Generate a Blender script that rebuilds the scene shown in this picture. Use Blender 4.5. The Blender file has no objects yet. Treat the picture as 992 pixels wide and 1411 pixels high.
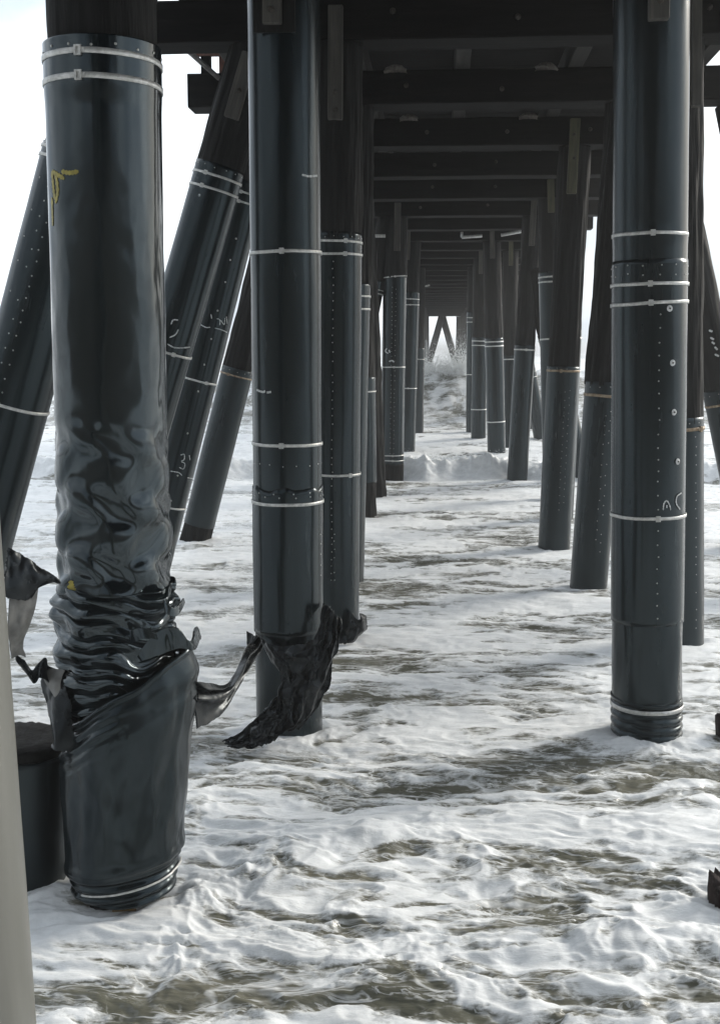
import bpy, math, random
import numpy as np
from mathutils import Vector, Matrix
random.seed(7)
R = math.radians
C = bpy.context.scene.collection
scene = bpy.context.scene

# ------------------------------------------------------------------ camera model
PITCH, YAW, CAMZ, F = R(7.93), R(3.97), 2.78, 1600.0
S = 2.75                                    # bent spacing in metres
fw = Vector((-math.sin(YAW)*math.cos(PITCH), math.cos(YAW)*math.cos(PITCH), -math.sin(PITCH)))
rt = Vector((math.cos(YAW), math.sin(YAW), 0))
up = rt.cross(fw)
CAM = Vector((0, 0, CAMZ))
def P(px, py, Y):
    """world point seen at photo pixel (px,py) at distance Y along the pier"""
    d = fw + rt*((px-496)/F) + up*((705.5-py)/F)
    return CAM + d*(Y/d.y)

# ------------------------------------------------------------------ numpy noise
_rs = np.random.RandomState(11)
_perm = _rs.permutation(256); _perm = np.concatenate([_perm, _perm, _perm])
_g = _rs.normal(size=(256, 3)); _g /= np.linalg.norm(_g, axis=1)[:, None]
def pn(x, y, z=0.0):
    x, y, z = np.broadcast_arrays(np.asarray(x, float), np.asarray(y, float), np.asarray(z, float))
    xi = np.floor(x).astype(int); yi = np.floor(y).astype(int); zi = np.floor(z).astype(int)
    xf, yf, zf = x-xi, y-yi, z-zi
    f = lambda t: t*t*t*(t*(t*6-15)+10)
    u, v, w = f(xf), f(yf), f(zf)
    def gr(a, b, c):
        h = _perm[_perm[_perm[(xi+a) & 255]+((yi+b) & 255)]+((zi+c) & 255)]
        g = _g[h]
        return g[..., 0]*(xf-a)+g[..., 1]*(yf-b)+g[..., 2]*(zf-c)
    l = lambda a, b, t: a+t*(b-a)
    return 1.6*l(l(l(gr(0,0,0), gr(1,0,0), u), l(gr(0,1,0), gr(1,1,0), u), v),
             l(l(gr(0,0,1), gr(1,0,1), u), l(gr(0,1,1), gr(1,1,1), u), v), w)
def fbm(x, y, z=0.0, o=4, g=.5):
    s, a, n = 0, 1, 0
    for i in range(o):
        s = s+a*pn(x*2**i, y*2**i, np.asarray(z)*2**i+i*17.3); n += a; a *= g
    return s/n*1.5
def sst(a, b, t):
    t = np.clip((t-a)/(b-a), 0, 1); return t*t*(3-2*t)

# ------------------------------------------------------------------ materials
def mat(name): 
    m = bpy.data.materials.new(name); m.use_nodes = True
    nt = m.node_tree; return m, nt, nt.nodes['Principled BSDF']
def N(nt, t, **k):
    n = nt.nodes.new(t)
    for a, b in k.items(): setattr(n, a, b)
    return n
def noise(nt, scale, detail=5, rough=.6, vec=None, sc=(1,1,1), obj=True):
    tc = N(nt, 'ShaderNodeTexCoord'); mp = N(nt, 'ShaderNodeMapping'); mp.inputs['Scale'].default_value = sc
    nt.links.new(vec or tc.outputs['Object'], mp.inputs[0])
    n = N(nt, 'ShaderNodeTexNoise'); n.inputs['Scale'].default_value = scale
    n.inputs['Detail'].default_value = detail; n.inputs['Roughness'].default_value = rough
    nt.links.new(mp.outputs[0], n.inputs['Vector']); return n.outputs['Fac']
def ramp(nt, fac, stops):
    r = N(nt, 'ShaderNodeValToRGB'); e = r.color_ramp.elements
    while len(e) < len(stops): e.new(.5)
    for i, (p, c) in enumerate(stops):
        e[i].position = p; e[i].color = (*c, 1) if len(c) == 3 else c
    nt.links.new(fac, r.inputs[0]); return r.outputs[0]
def bump(nt, h, strength, dist, normal=None):
    b = N(nt, 'ShaderNodeBump'); b.inputs['Strength'].default_value = strength; b.inputs['Distance'].default_value = dist
    nt.links.new(h, b.inputs['Height'])
    if normal is not None: nt.links.new(normal, b.inputs['Normal'])
    return b.outputs[0]
def surf(name, c0, c1, rough, sc=(1,1,1), nscale=6, bs=.4, bd=.01, metallic=0, r2=None, p=(.35,.7), fine=None, spec=.5, scuff=None, tint=None):
    m, nt, b = mat(name)
    n = noise(nt, nscale, 6, .65, sc=sc)
    col = ramp(nt, n, [(p[0], c0), (p[1], c1)])
    if scuff:
        k = N(nt, 'ShaderNodeMix', data_type='RGBA'); nt.links.new(col, k.inputs[6]); k.inputs[7].default_value = (*scuff[0], 1)
        a = ramp(nt, noise(nt, scuff[1], 7, .75, sc=(1,1,.12)), [(scuff[2], (0,0,0)), (scuff[2]+.14, (1,1,1))])
        a2 = ramp(nt, noise(nt, 1.6, 3, .6), [(.42, (.15,)*3), (.62, (1,1,1))])
        mu = N(nt, 'ShaderNodeMath', operation='MULTIPLY'); nt.links.new(a, mu.inputs[0]); nt.links.new(a2, mu.inputs[1])
        nt.links.new(mu.outputs[0], k.inputs[0]); col = k.outputs[2]
    if tint: b.inputs['Specular Tint'].default_value = (*tint, 1)
    nt.links.new(col, b.inputs['Base Color'])
    v = r2 if r2 is not None else rough
    nt.links.new(ramp(nt, noise(nt, nscale*.7, 4, sc=sc), [(.3, (rough,)*3), (.7, (v,)*3)]), b.inputs['Roughness'])
    o = bump(nt, n, bs, bd)
    if fine: o = bump(nt, noise(nt, fine[0], 4, sc=fine[3] if len(fine) > 3 else sc), fine[1], fine[2], o)
    nt.links.new(o, b.inputs['Normal'])
    b.inputs['Metallic'].default_value = metallic; b.inputs['Specular IOR Level'].default_value = spec
    return m
M = {}
M['sleeve'] = surf('black_wrap', (.003,.005,.006), (.008,.012,.014), .17, (1,1,.18), 3, .10, .02, r2=.30, fine=(40,.08,.003,(1,1,.25)), scuff=((.045,.052,.054), 9, .58), tint=(.74,.92,1), spec=.46)
M['gloss'] = surf('wet_black_wrap', (.002,.004,.005), (.007,.010,.012), .10, (1,1,.4), 3, .05, .02, r2=.20, fine=(25,.04,.003,(1,1,.4)), tint=(.78,.93,1), spec=.75)
M['lower'] = surf('slack_black_wrap', (.003,.005,.006), (.009,.012,.014), .17, (1,1,.5), 3, .08, .02, r2=.30, fine=(30,.06,.003,(1,1,.5)), scuff=((.018,.022,.023), 9, .60), tint=(.74,.92,1), spec=.46)
M['sleeve_matt'] = surf('weathered_wrap', (.005,.007,.008), (.016,.019,.020), .24, (1,1,.15), 5, .12, .02, r2=.40, fine=(60,.15,.003,(1,1,.3)), scuff=((.045,.052,.054), 9, .58), tint=(.74,.92,1), spec=.46)
M['grey'] = surf('sky_sheen_wrap', (.10,.10,.087), (.145,.145,.13), .35, (1,1,.1), 4, .08, .01)  # pale base colour stands in for bright sky reflected in the near wrap
M['torn'] = surf('torn_wrap', (.003,.004,.005), (.010,.011,.012), .16, (1,1,1), 5, .2, .02, r2=.38, fine=(60,.15,.003), tint=(.85,.95,1), spec=.28)
M['torn_pale'] = surf('torn_wrap_inside', (.07,.07,.066), (.20,.20,.19), .45, (1,1,1), 6, .3, .01)
M['wood'] = surf('creosoted_wood', (.002,.002,.002), (.0125,.0125,.012), .6, (1,1,.07), 16, .9, .02, r2=.9, fine=(90,.6,.006,(1,1,.15)), spec=.22)
M['beam'] = surf('beam_wood', (.0015,.0015,.0015), (.008,.0075,.007), .85, (.08,1,1), 14, .6, .01, fine=(80,.5,.004,(.1,1,1)), spec=.12)
M['beam_y'] = surf('stringer_wood', (.006,.0055,.005), (.025,.023,.020), .85, (1,.08,1), 12, .6, .01)
M['batten'] = surf('batten_wood', (.02,.019,.017), (.075,.07,.06), .7, (1,1,.08), 22, .5, .006, p=(.3,.65))
M['batten_y'] = surf('mossy_batten', (.03,.03,.018), (.10,.095,.05), .7, (1,1,.1), 18, .5, .006)
M['band'] = surf('steel_band', (.42,.42,.40), (.72,.72,.70), .38, (1,1,1), 30, .1, .002, metallic=.35, r2=.5)
M['rust'] = surf('rusty_band', (.16,.10,.05), (.45,.38,.28), .55, (1,1,1), 18, .2, .002, metallic=.3)
M['nail'] = surf('nail_head', (.35,.35,.33), (.6,.6,.57), .3, metallic=.5)
M['bolt'] = surf('bolt_iron', (.02,.018,.016), (.06,.05,.04), .6, nscale=30, metallic=.3)
M['chalk'] = surf('chalk', (.16,.17,.17), (.62,.63,.63), .9, nscale=60, p=(.3,.55))
M['yellow'] = surf('yellow_paint', (.20,.17,.03), (.42,.35,.06), .45, nscale=30)
M['nest'] = surf('dry_mud', (.08,.07,.06), (.22,.20,.18), .9, nscale=25, bs=1, bd=.02)
M['pipe'] = surf('grey_pipe', (.35,.35,.34), (.55,.55,.53), .4, nscale=20)
M['redwood'] = surf('rotten_wood', (.008,.005,.005), (.05,.032,.028), .75, (1,1,.1), 20, 1, .02)
M['steel'] = surf('dull_steel', (.10,.10,.10), (.22,.21,.20), .5, nscale=20, metallic=.3)
M['rusty'] = surf('rusty_iron', (.06,.025,.018), (.16,.07,.05), .8, nscale=20)
M['leaf'] = surf('kelp', (.10,.06,.02), (.28,.17,.05), .5, nscale=30)

# ------------------------------------------------------------------ mesh helpers
def link(name, me, mats, parent=None, smooth=True):
    o = bpy.data.objects.new(name, me); C.objects.link(o)
    for m in (mats if isinstance(mats, (list, tuple)) else [mats]): me.materials.append(m)
    if smooth: me.polygons.foreach_set('use_smooth', [True]*len(me.polygons))
    if parent is not None: o.parent = parent
    return o
def tag(o, label=None, cat=None, group=None, kind=None):
    if label: o['label'] = label
    if cat: o['category'] = cat
    if group: o['group'] = group
    if kind: o['kind'] = kind
    return o
def empty(name, loc, label, cat, group=None):
    o = bpy.data.objects.new(name, None); C.objects.link(o); o.location = loc; o.empty_display_size = .2
    return tag(o, label, cat, group)
class MB:
    def __init__(s): s.v = []; s.f = []; s.m = []
    def add(s, v, f, mi=0):
        b = len(s.v); s.v += [tuple(q) for q in v]; s.f += [tuple(i+b for i in q) for q in f]; s.m += [mi]*len(f)
    def box(s, a, b, mi=0, T=None, bev=0):
        x0,y0,z0 = a; x1,y1,z1 = b
        if bev:
            e = bev
            import itertools
            v = []; 
            # chamfered box: 24 verts
            for ax in range(3):
                for sx in (0,1):
                    for sy in (0,1):
                        for sz in (0,1):
                            p = [ (x0,x1)[sx], (y0,y1)[sy], (z0,z1)[sz] ]; q = [sx,sy,sz]
                            for k in range(3):
                                if k != ax: p[k] += e if q[k] == 0 else -e
                            v.append(p)
            idx = lambda ax,sx,sy,sz: ax*8+sx*4+sy*2+sz
            f = []
            for ax in range(3):
                o_ = [k for k in range(3) if k != ax]
                for s0 in (0,1):
                    def ii(a_,b_):
                        q=[0,0,0]; q[ax]=s0; q[o_[0]]=a_; q[o_[1]]=b_; return idx(ax,*q)
                    f.append((ii(0,0),ii(1,0),ii(1,1),ii(0,1)))
            for ax in range(3):    # edges parallel to ax
                o_ = [k for k in range(3) if k != ax]
                for a_ in (0,1):
                    for b_ in (0,1):
                        def ii(face,e_):
                            q=[0,0,0]; q[ax]=e_; q[o_[0]]=a_; q[o_[1]]=b_; return idx(face,*q)
                        f.append((ii(o_[0],0),ii(o_[0],1),ii(o_[1],1),ii(o_[1],0)))
            for sx in (0,1):
                for sy in (0,1):
                    for sz in (0,1): f.append(tuple(idx(a,sx,sy,sz) for a in range(3)))
        else:
            v = [(x0,y0,z0),(x1,y0,z0),(x1,y1,z0),(x0,y1,z0),(x0,y0,z1),(x1,y0,z1),(x1,y1,z1),(x0,y1,z1)]
            f = [(0,3,2,1),(4,5,6,7),(0,1,5,4),(1,2,6,5),(2,3,7,6),(3,0,4,7)]
        if T is not None: v = [T @ Vector(p) for p in v]
        s.add(v, f, mi)
    def tube(s, pts, r, n=10, mi=0):
        pts = [Vector(p) for p in pts]; rs = r if isinstance(r, (list, tuple)) else [r]*len(pts)
        v = []; f = []
        for i, p in enumerate(pts):
            d = (pts[min(i+1, len(pts)-1)]-pts[max(i-1, 0)]).normalized()
            a = d.orthogonal().normalized() if i == 0 else (a-d*a.dot(d)).normalized()
            b = d.cross(a)
            for k in range(n):
                t = 2*math.pi*k/n; v.append(p+(a*math.cos(t)+b*math.sin(t))*rs[i])
        for i in range(len(pts)-1):
            for k in range(n): f.append((i*n+k, i*n+(k+1) % n, (i+1)*n+(k+1) % n, (i+1)*n+k))
        f.append(tuple(range(n))[::-1]); f.append(tuple((len(pts)-1)*n+k for k in range(n)))
        s.add(v, f, mi)
    def dome(s, c, nrm, r, h, n=8, mi=0):
        nrm = Vector(nrm).normalized(); a = nrm.orthogonal().normalized(); b = nrm.cross(a); c = Vector(c)
        v = [c+(a*math.cos(2*math.pi*k/n)+b*math.sin(2*math.pi*k/n))*r for k in range(n)]
        v += [c+(a*math.cos(2*math.pi*k/n)+b*math.sin(2*math.pi*k/n))*r*.65+nrm*h*.8 for k in range(n)]+[c+nrm*h]
        f = [(k, (k+1) % n, n+(k+1) % n, n+k) for k in range(n)]+[(n+k, n+(k+1) % n, 2*n) for k in range(n)]
        s.add(v, f, mi)
    def build(s, name, mats, parent=None, smooth=False):
        me = bpy.data.meshes.new(name); me.from_pydata(s.v, [], s.f)
        o = link(name, me, mats, parent, smooth)
        if any(s.m): me.polygons.foreach_set('material_index', s.m)
        me.update(); return o
def grid_mesh(name, V, closed=False, thick=None):
    """V: array (n,m,3); closed: wrap second axis"""
    n, m = V.shape[:2]
    i = np.arange(n-1)[:, None]; j = np.arange(m if closed else m-1)[None, :]
    j2 = (j+1) % m
    q = np.stack([i*m+j+0*i, i*m+j2, (i+1)*m+j2, (i+1)*m+j], -1).reshape(-1, 4)
    me = bpy.data.meshes.new(name)
    me.vertices.add(n*m); me.vertices.foreach_set('co', V.reshape(-1).astype(np.float32))
    me.loops.add(q.size); me.loops.foreach_set('vertex_index', q.reshape(-1).astype(np.int32))
    me.polygons.add(len(q)); me.polygons.foreach_set('loop_start', np.arange(0, q.size, 4, dtype=np.int32))
    me.polygons.foreach_set('loop_total', np.full(len(q), 4, dtype=np.int32))
    me.update(calc_edges=True); return me
def solid(o, t, off=0):
    md = o.modifiers.new('thickness', 'SOLIDIFY'); md.thickness = t; md.offset = off
    return o
TH = lambda n: np.linspace(0, 2*np.pi, n, endpoint=False)
def revolve(name, s0, s1, rf, mats, parent, nt=64, ns=60, cx=None, cy=None, thick=.008, captop=False):
    """rf(theta, s) radius; s0,s1 floats or functions of theta; theta=-pi/2 faces the camera"""
    th = TH(nt)[None, :]; t = np.linspace(0, 1, ns)[:, None]
    a = s0(th) if callable(s0) else s0; b = s1(th) if callable(s1) else s1
    s_ = a+(b-a)*t+0*th; r = rf(th+0*t, s_)
    x = r*np.cos(th); y = r*np.sin(th)
    if cx is not None: x = x+cx(s_)
    if cy is not None: y = y+cy(s_)
    V = np.stack([x, y, s_], -1)
    if captop:
        c = V[-1].mean(0)
        V = np.concatenate([V, c+(V[-1:]-c)*.5, np.broadcast_to(c, V[-1:].shape)], 0)
    o = link(name, grid_mesh(name, V, True), mats, parent)
    if thick: solid(o, thick, -1)
    return o
def cr(pts, n):
    """Catmull-Rom resample of an (k,d) array to n points"""
    p = np.asarray(pts, float); k = len(p)
    if k == 2: return p[0]+(p[1]-p[0])*np.linspace(0, 1, n)[:, None]
    q = np.concatenate([[2*p[0]-p[1]], p, [2*p[-1]-p[-2]]])
    u = np.linspace(0, k-1-1e-9, n); i = u.astype(int); f = (u-i)[:, None]
    a, b, c, d = q[i], q[i+1], q[i+2], q[i+3]
    return .5*((2*b)+(c-a)*f+(2*a-5*b+4*c-d)*f**2+(3*b-a-3*c+d)*f**3)
def sheet(name, rows, m, parent, n=60, crumple=.02, freq=6, thick=.006, seed=0, ragged=0, pleat=0, npl=3, alongi=False):
    """rows: list of polylines, each [(px,py,Y),...] at real distance Y: a torn, crumpled sheet with thickness"""
    W = np.array([[tuple(P(*q)) for q in row] for row in rows])
    A = np.stack([cr(r_, n) for r_ in W])                   # (k, n, 3)
    B = np.stack([cr(A[:, j], n) for j in range(n)], 1)     # (n, n, 3)
    if ragged:
        e = fbm(np.arange(n)*.35, seed+.5, 3.1, 3)*ragged
        B[0] += (B[0]-B[3])*e[:, None]; B[-1] += (B[-1]-B[-4])*e[::-1][:, None]
        B[:, -1] += (B[:, -1]-B[:, -4])*e[:, None]*1.5; B[:, 0] += (B[:, 0]-B[:, 3])*e[::-1][:, None]
    if pleat:
        I, J = np.meshgrid(np.linspace(0, 1, n), np.linspace(0, 1, n), indexing='ij')
        if alongi: I, J = J, I
        ph = 2*np.pi*(npl*J+.5*pn(I*2.2, seed, J*2))
        B = B+np.stack([.35*pleat*np.cos(ph), -pleat*(1-1.6*np.abs(np.sin(ph/2))), 0*ph], -1)
    x, y, z = B[..., 0]*freq, B[..., 1]*freq, B[..., 2]*freq
    rid = lambda s: 1-2*np.abs(fbm(x*.9+s, y+s, z*.5, 3))
    B = B+crumple*np.stack([fbm(x, y+seed, z, 3)*.6, rid(seed)*1.2, rid(seed+9)*.5], -1)
    if parent is not None:
        Mw = parent.matrix_basis if parent.parent is None else parent.parent.matrix_basis @ parent.matrix_basis
        Mi = np.array(Mw.inverted()); B = B @ Mi[:3, :3].T+Mi[:3, 3]
    o = link(name, grid_mesh(name, B), m, parent)
    return solid(o, thick, 0)

_nm = {}
def nail(parent, q, th, z, nr):
    if nr not in _nm:
        mb = MB(); mb.dome((0, 0, 0), (1, 0, 0), nr, .004); o = mb.build('nail', M['nail'], parent); _nm[nr] = o
    else: o = _nm[nr].copy(); C.objects.link(o); o.parent = parent
    o.location = (q*math.cos(th), q*math.sin(th), z); o.rotation_euler = (0, 0, th)
    return o
# ------------------------------------------------------------------ piles
class Pile:
    def __init__(s, label, Y, top, bot, r=.25, group='wrapped piles under the pier', name='pile', cat='pile'):
        A, B = P(*top, Y), P(*bot, Y)
        d = (A-B).normalized(); base = B+d*((-.6-B.z)/d.z)
        s.d, s.base, s.r, s.Y = d, base, r, Y
        s.root = empty(name, base, label, cat, group)
        a = math.atan2(d.x, d.z); s.root.rotation_euler = (0, a, 0)
        s.root.matrix_basis  # evaluated from loc/rot
        s.M = Matrix.Translation(base) @ Matrix.Rotation(a, 4, 'Y'); s.Mi = s.M.inverted()
        s.smax = (5.52-base.z)/d.z
        s.k = random.uniform(0, 50)
    def s(self, py, px=None):
        """distance along the axis of the front surface seen at photo row py"""
        z = P(496 if px is None else px, py, self.Y-self.r).z
        return (z-self.base.z)/self.d.z
    def post(s, s0=0, s1=None, m='wood', rough=.012, r=None, nt=64, ns=140, jag=0):
        s1 = s.smax if s1 is None else s1; r = (s.r-.012) if r is None else r; k = s.k
        rf = lambda th, z: r+rough*fbm(np.cos(th)*3.5+k, np.sin(th)*3.5, z*.9, 4)+rough*.6*pn(np.cos(th)*12, np.sin(th)*12+k, z*2)
        top = s1 if not jag else (lambda th: s1+jag*(np.abs(fbm(np.cos(th)*4+k, np.sin(th)*4, 2, 4))*2+.8*pn(np.cos(th)*14+k, np.sin(th)*14, 5))-jag*.5)
        return revolve('post', s0, top, rf, M[m], s.root, nt, ns, thick=0, captop=True)
    def sleeve(s, s0, s1, m='sleeve', r=None, dent=.0025, nails=(), nt=72, jag=0, ring=(), nr=.0055, seam=None, rf2=None, ns=None, part='sleeve'):
        r = s.r if r is None else r; k = s.k
        def rf(th, z):
            q = r+dent*fbm(np.cos(th)*1.2+k, np.sin(th)*1.2, z*1.1, 3)+dent*.5*pn(np.cos(th)*2.5, np.sin(th)*2.5+k, z*.6)
            if seam is not None:
                q = q+.006*(np.mod(th-seam+math.pi, 2*math.pi) < math.pi)*sst(0, .05, np.mod(th-seam, 2*math.pi))*(1-sst(.8, 2.6, np.mod(th-seam, 2*math.pi)))
            if rf2: q = q+rf2(th, z)
            return q
        top = s1 if not jag else (lambda th: s1+jag*fbm(np.cos(th)*2+k, np.sin(th)*2, 5, 4))
        bpy.context.view_layer.update()
        o = revolve(part, s0, top, rf, M[m], s.root, nt, ns or max(24, int((s1-s0)*30)))
        for c_ in s.root.children:
            if c_.name.startswith('post'):
                a = np.empty(len(c_.data.vertices)*3, np.float32); c_.data.vertices.foreach_get('co', a); a = a.reshape(-1, 3)
                hit = (a[:, 2] > s0+.03) & (a[:, 2] < s1-.06-jag*2) & (np.hypot(a[:, 0], a[:, 1]) > r*.8)
                f = np.where(hit, np.minimum(1, (r-.035)/np.maximum(np.hypot(a[:, 0], a[:, 1]), .01)), 1)
                a[:, :2] *= f[:, None]; c_.data.vertices.foreach_set('co', a.reshape(-1)); c_.data.update()
        if nails or ring:
            put = lambda th, z: nail(o, float(rf(np.array(th), np.array(z)))+.001, th, z, nr)
            for th, a, b, step in nails:
                z = a
                while z < b:
                    if random.random() > .05: put(th+random.uniform(-.02, .02), z)
                    z += step*random.uniform(.82, 1.18)
            for z, n_ in ring:
                for i in range(n_):
                    t = (2*math.pi*i/n_+s.k+random.uniform(-.03, .03)) % (2*math.pi)
                    if math.sin(t) < .15: put(t, z+random.uniform(-.008, .008))
        return o
    def band(s, z, m='band', th=-1.5, w=.022, tilt=0, r=None, buckle=True, rf2=None):
        tilt = tilt+random.uniform(-.006, .006)
        r = (s.r if r is None else r)+.004
        T = TH(72); V = []
        for dr, dz in ((0, -w/2), (.004, -w/2), (.004, w/2), (0, w/2)):
            q = r+dr
            if rf2: q = q+rf2(T, z+0*T)
            V.append(np.stack([q*np.cos(T), q*np.sin(T), z+dz+tilt*np.cos(T)+.0012*np.sin(T*2+s.k)+.001*np.sin(T*5+s.k)], -1))
        V.append(V[0]); V = np.array(V)
        o = link('band', grid_mesh('band', V[::-1], True), M[m], s.root, smooth=False)
        if buckle:
            mb = MB(); T_ = Matrix.Rotation(th+math.pi/2, 4, 'Z')
            q = r+.004+(float(rf2(np.array(th), np.array(z))) if rf2 else 0)
            mb.box((-.016,-q-.010,z-w*.8), (-.006,-q+.002,z+w*.8), T=T_); mb.box((.006,-q-.010,z-w*.8), (.016,-q+.002,z+w*.8), T=T_)
            mb.box((-.016,-q-.0085,z+w*.5), (.016,-q+.002,z+w*.8+.002), T=T_); mb.box((-.016,-q-.0085,z-w*.8-.002), (.016,-q+.002,z-w*.5), T=T_)
            mb.box((-.04,-q-.004,z-w*.42), (.03,-q+.002,z+w*.42), T=T_)
            mb.build('buckle', M[m], o)
        return o
    def batten(s, x, z0, z1, w=.13, m='batten', bolts=(), d=.05):
        mb = MB(); y = -s.r-d-.01
        mb.box((x-w/2, y, z0), (x+w/2, y+d+.03, z1), bev=.006)
        o = mb.build('batten', M[m], s.root)
        if bolts:
            for b in bolts:
                q = MB(); q.dome((x+random.uniform(-.01, .01), y, b), (0, -1, 0), .024, .018); q.build('bolt', M['bolt'], o)
        return o
    def px2(s, px, py):
        """photo pixel -> (theta, s) on the front of this pile"""
        p = s.Mi @ P(px, py, s.Y); q = s.Mi @ CAM
        d = p-q; a = d.x**2+d.y**2; b = 2*(q.x*d.x+q.y*d.y); c = q.x**2+q.y**2-(s.r+.002)**2
        D = max(b*b-4*a*c, 0); t = (-b-math.sqrt(D))/(2*a); h = q+d*t
        return math.atan2(h.y, h.x), h.z
    def strokes(s, name, lines, w, m='chalk', label=None, off=.004, rf2=None, close=False):
        mb = MB()
        for ln in lines:
            pts = cr([s.px2(*q) for q in ln], max(6, len(ln)*6)); n = len(pts)
            v = []; 
            for i in range(n):
                a = pts[max(i-1, 0)]; b = pts[min(i+1, n-1)]
                dx, dz = (b[0]-a[0])*s.r, b[1]-a[1]; L = math.hypot(dx, dz) or 1
                ww = w*(.6+.5*math.sin(i*2.1+s.k)**2)*(.35 if i in (0, n-1) else 1)
                for sg in (-1, 1):
                    th = pts[i][0]-sg*dz/L*ww/2/s.r; z = pts[i][1]+sg*dx/L*ww/2
                    for dr in (off, off+.0015):
                        q = s.r+dr+(float(rf2(np.array(th), np.array(z))) if rf2 else 0)
                        v.append((q*math.cos(th), q*math.sin(th), z))
            f = []
            for i in range(n-1):
                a, b = i*4, (i+1)*4
                f += [(a+1, a+3, b+3, b+1), (a, b, b+2, a+2), (a, a+1, b+1, b), (a+2, b+2, b+3, a+3)]
            mb.add(v, f)
        o = mb.build(name, M[m], s.root)
        if label: o['label'] = label
        return o
    def disc(s, px, py, r=.022):
        th, z = s.px2(px, py); mb = MB(); c, n_ = math.cos(th), math.sin(th); q = s.r+.004
        mb.dome((q*c, q*n_, z), (c, n_, 0), r, .005, 14)
        mb.dome((q*c+.004*c, (q+.004)*n_, z), (c, n_, 0), r*.35, .006, 8, 1)
        o = mb.build('washer', [M['chalk'], M['bolt']], s.root); return o
B2 = .01
# ---- hero pile, k=2
Y2 = 2*S
h = Pile('nearest large pile with crumpled black wrap gathered in folds above a torn lower sleeve', Y2, (140, 0), (170, 1250), r=.268)
h.post(0, h.s(150), r=.195, nt=48, ns=60, rough=.014)
hp = revolve('post', h.s(60), h.smax, lambda th, z: .247+.014*fbm(np.cos(th)*3.5+3, np.sin(th)*3.5, z*.9, 4), M['wood'], h.root, 96, 90, thick=0, captop=True); hp['label'] = 'bare black timber above the wrap'
zA, zB, zC, zD = h.s(38), h.s(828), h.s(948), h.s(1010)
def hsst(ya, yb, z):          # 0 at photo row ya, 1 at photo row yb (rows grow downwards)
    a, b = h.s(ya), h.s(yb); t = np.clip((a-z)/(a-b), 0, 1); return t*t*(3-2*t)
def buckling(th, z):
    a = hsst(520, 640, z)*(.5+.6*hsst(620, 770, z))*(1-.3*hsst(800, 828, z))
    c, s_ = np.cos(th), np.sin(th)
    wz = z+.025*pn(c*1.3, s_*1.3, z*1.5)-.035*np.cos(2.5*c+1); t2 = th+.12*pn(c*.9+4, s_*.9, z*2.2)
    ph = 2*np.pi*(wz-h.s(613))/.30; ph = ph+.3*np.sin(ph)
    A = np.cos(5*t2+3.32+.45*np.sin(ph)); B = np.cos(ph)
    f = np.tanh(1.5*(A*B+.12*A))+.2*pn(c*1.6, s_*1.6+7, z*2.4)
    q = a*.0195*f
    q = q+.0045*fbm(c*1.8+3, s_*1.8, z*2.4, 3)*hsst(120, 330, z)
    return q-.009*np.exp(-((th+np.pi*.83)/.09)**2)*hsst(100, 200, z)
def upper(th, z):
    return .268+buckling(th, z)+.010*hsst(800, 828, z)-.004*hsst(97, 140, z)
sl = revolve('sleeve', zB, zA, lambda th, z: upper(th, z), M['gloss'], h.root, 220, 560)
sl['label'] = 'upper black wrap, smooth at the top and dented in diamond buckles lower down'
for i in range(16):
    t = 2*math.pi*i/16+.1
    if math.sin(t) < .15: nail(sl, .2695, t, h.s(51)+random.uniform(-.01, .01), .0065)
h.band(h.s(62), r=.2655, th=-1.69, w=.025); h.band(h.s(97), r=.2650, th=-1.69, w=.025)
o = h.strokes('paint_mark', [[(84, 236), (96, 238), (108, 236)], [(71, 236), (73, 258), (75, 275)], [(76, 238), (79, 262), (76, 280)], [(71, 272), (71, 300), (71, 311)], [(71, 236), (78, 240), (88, 246)]], .022, 'yellow', 'yellow paint splash on the left side of the wrap', off=.0015, rf2=lambda th, z: upper(th, z)-.268)
o = h.strokes('paint_mark', [[(97, 800), (99, 810), (104, 821)], [(96, 806), (98, 816), (100, 822)]], .026, 'yellow', 'small yellow paint streak just above the folds', off=.0015, rf2=lambda th, z: upper(th, z)-.268)
# gathered concertina folds
def folds(th, z):
    c, s_ = np.cos(th), np.sin(th)
    ph = z/.068+1.1*pn(c*1.0, s_*1.0+3, z*1.2)+.75*c+.26*pn(c*2.2, s_*2.2, z*5)+.22*pn(c*1.2+8, s_*1.2, z*14)
    b = np.abs(np.sin(np.pi*ph))**.6
    b2 = np.abs(np.sin(np.pi*(ph*1.9+1.5*pn(c*1.6, s_*1.6, z*9))))**.7
    amp = .036*np.clip(.75+1.0*pn(c*1.8+5, s_*1.8, z*8), .15, 1.5)
    q = .258+amp*1.12*b+.006*b2*np.clip(.5+2*pn(c*2+1, s_*2, z*6), 0, 1.2)+.010*pn(c*1.6, s_*1.6, z*6)
    q = q+.02*np.exp(-((th-.1)/.5)**2)
    return q-.02*hsst(930, 1000, z)
fo = revolve('gathered_folds', lambda th: h.s(1012)+0*th, lambda th: h.s(824)+.012*np.sin(th*2+.6)+.006*np.sin(5*th), folds, M['gloss'], h.root, 320, 460, thick=.004)
fo['label'] = 'shiny black wrap slumped into tight concertina folds'
sheet('fold_loop', [[(225, 826, 5.27), (240, 838, 5.3), (252, 826, 5.4), (251, 826, 5.55)], [(228, 846, 5.26), (243, 849, 5.31), (254, 832, 5.42), (252, 832, 5.56)]], M['gloss'], fo, n=40, crumple=.006, thick=.008)
sheet('fold_loop', [[(190, 905, 5.24), (215, 872, 5.2), (243, 866, 5.2), (262, 884, 5.25), (268, 866, 5.4), (274, 868, 5.55)], [(195, 912, 5.24), (222, 903, 5.21), (248, 894, 5.22), (267, 896, 5.28), (275, 880, 5.42), (276, 882, 5.56)]], M['gloss'], fo, n=60, crumple=.008, thick=.010)
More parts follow.
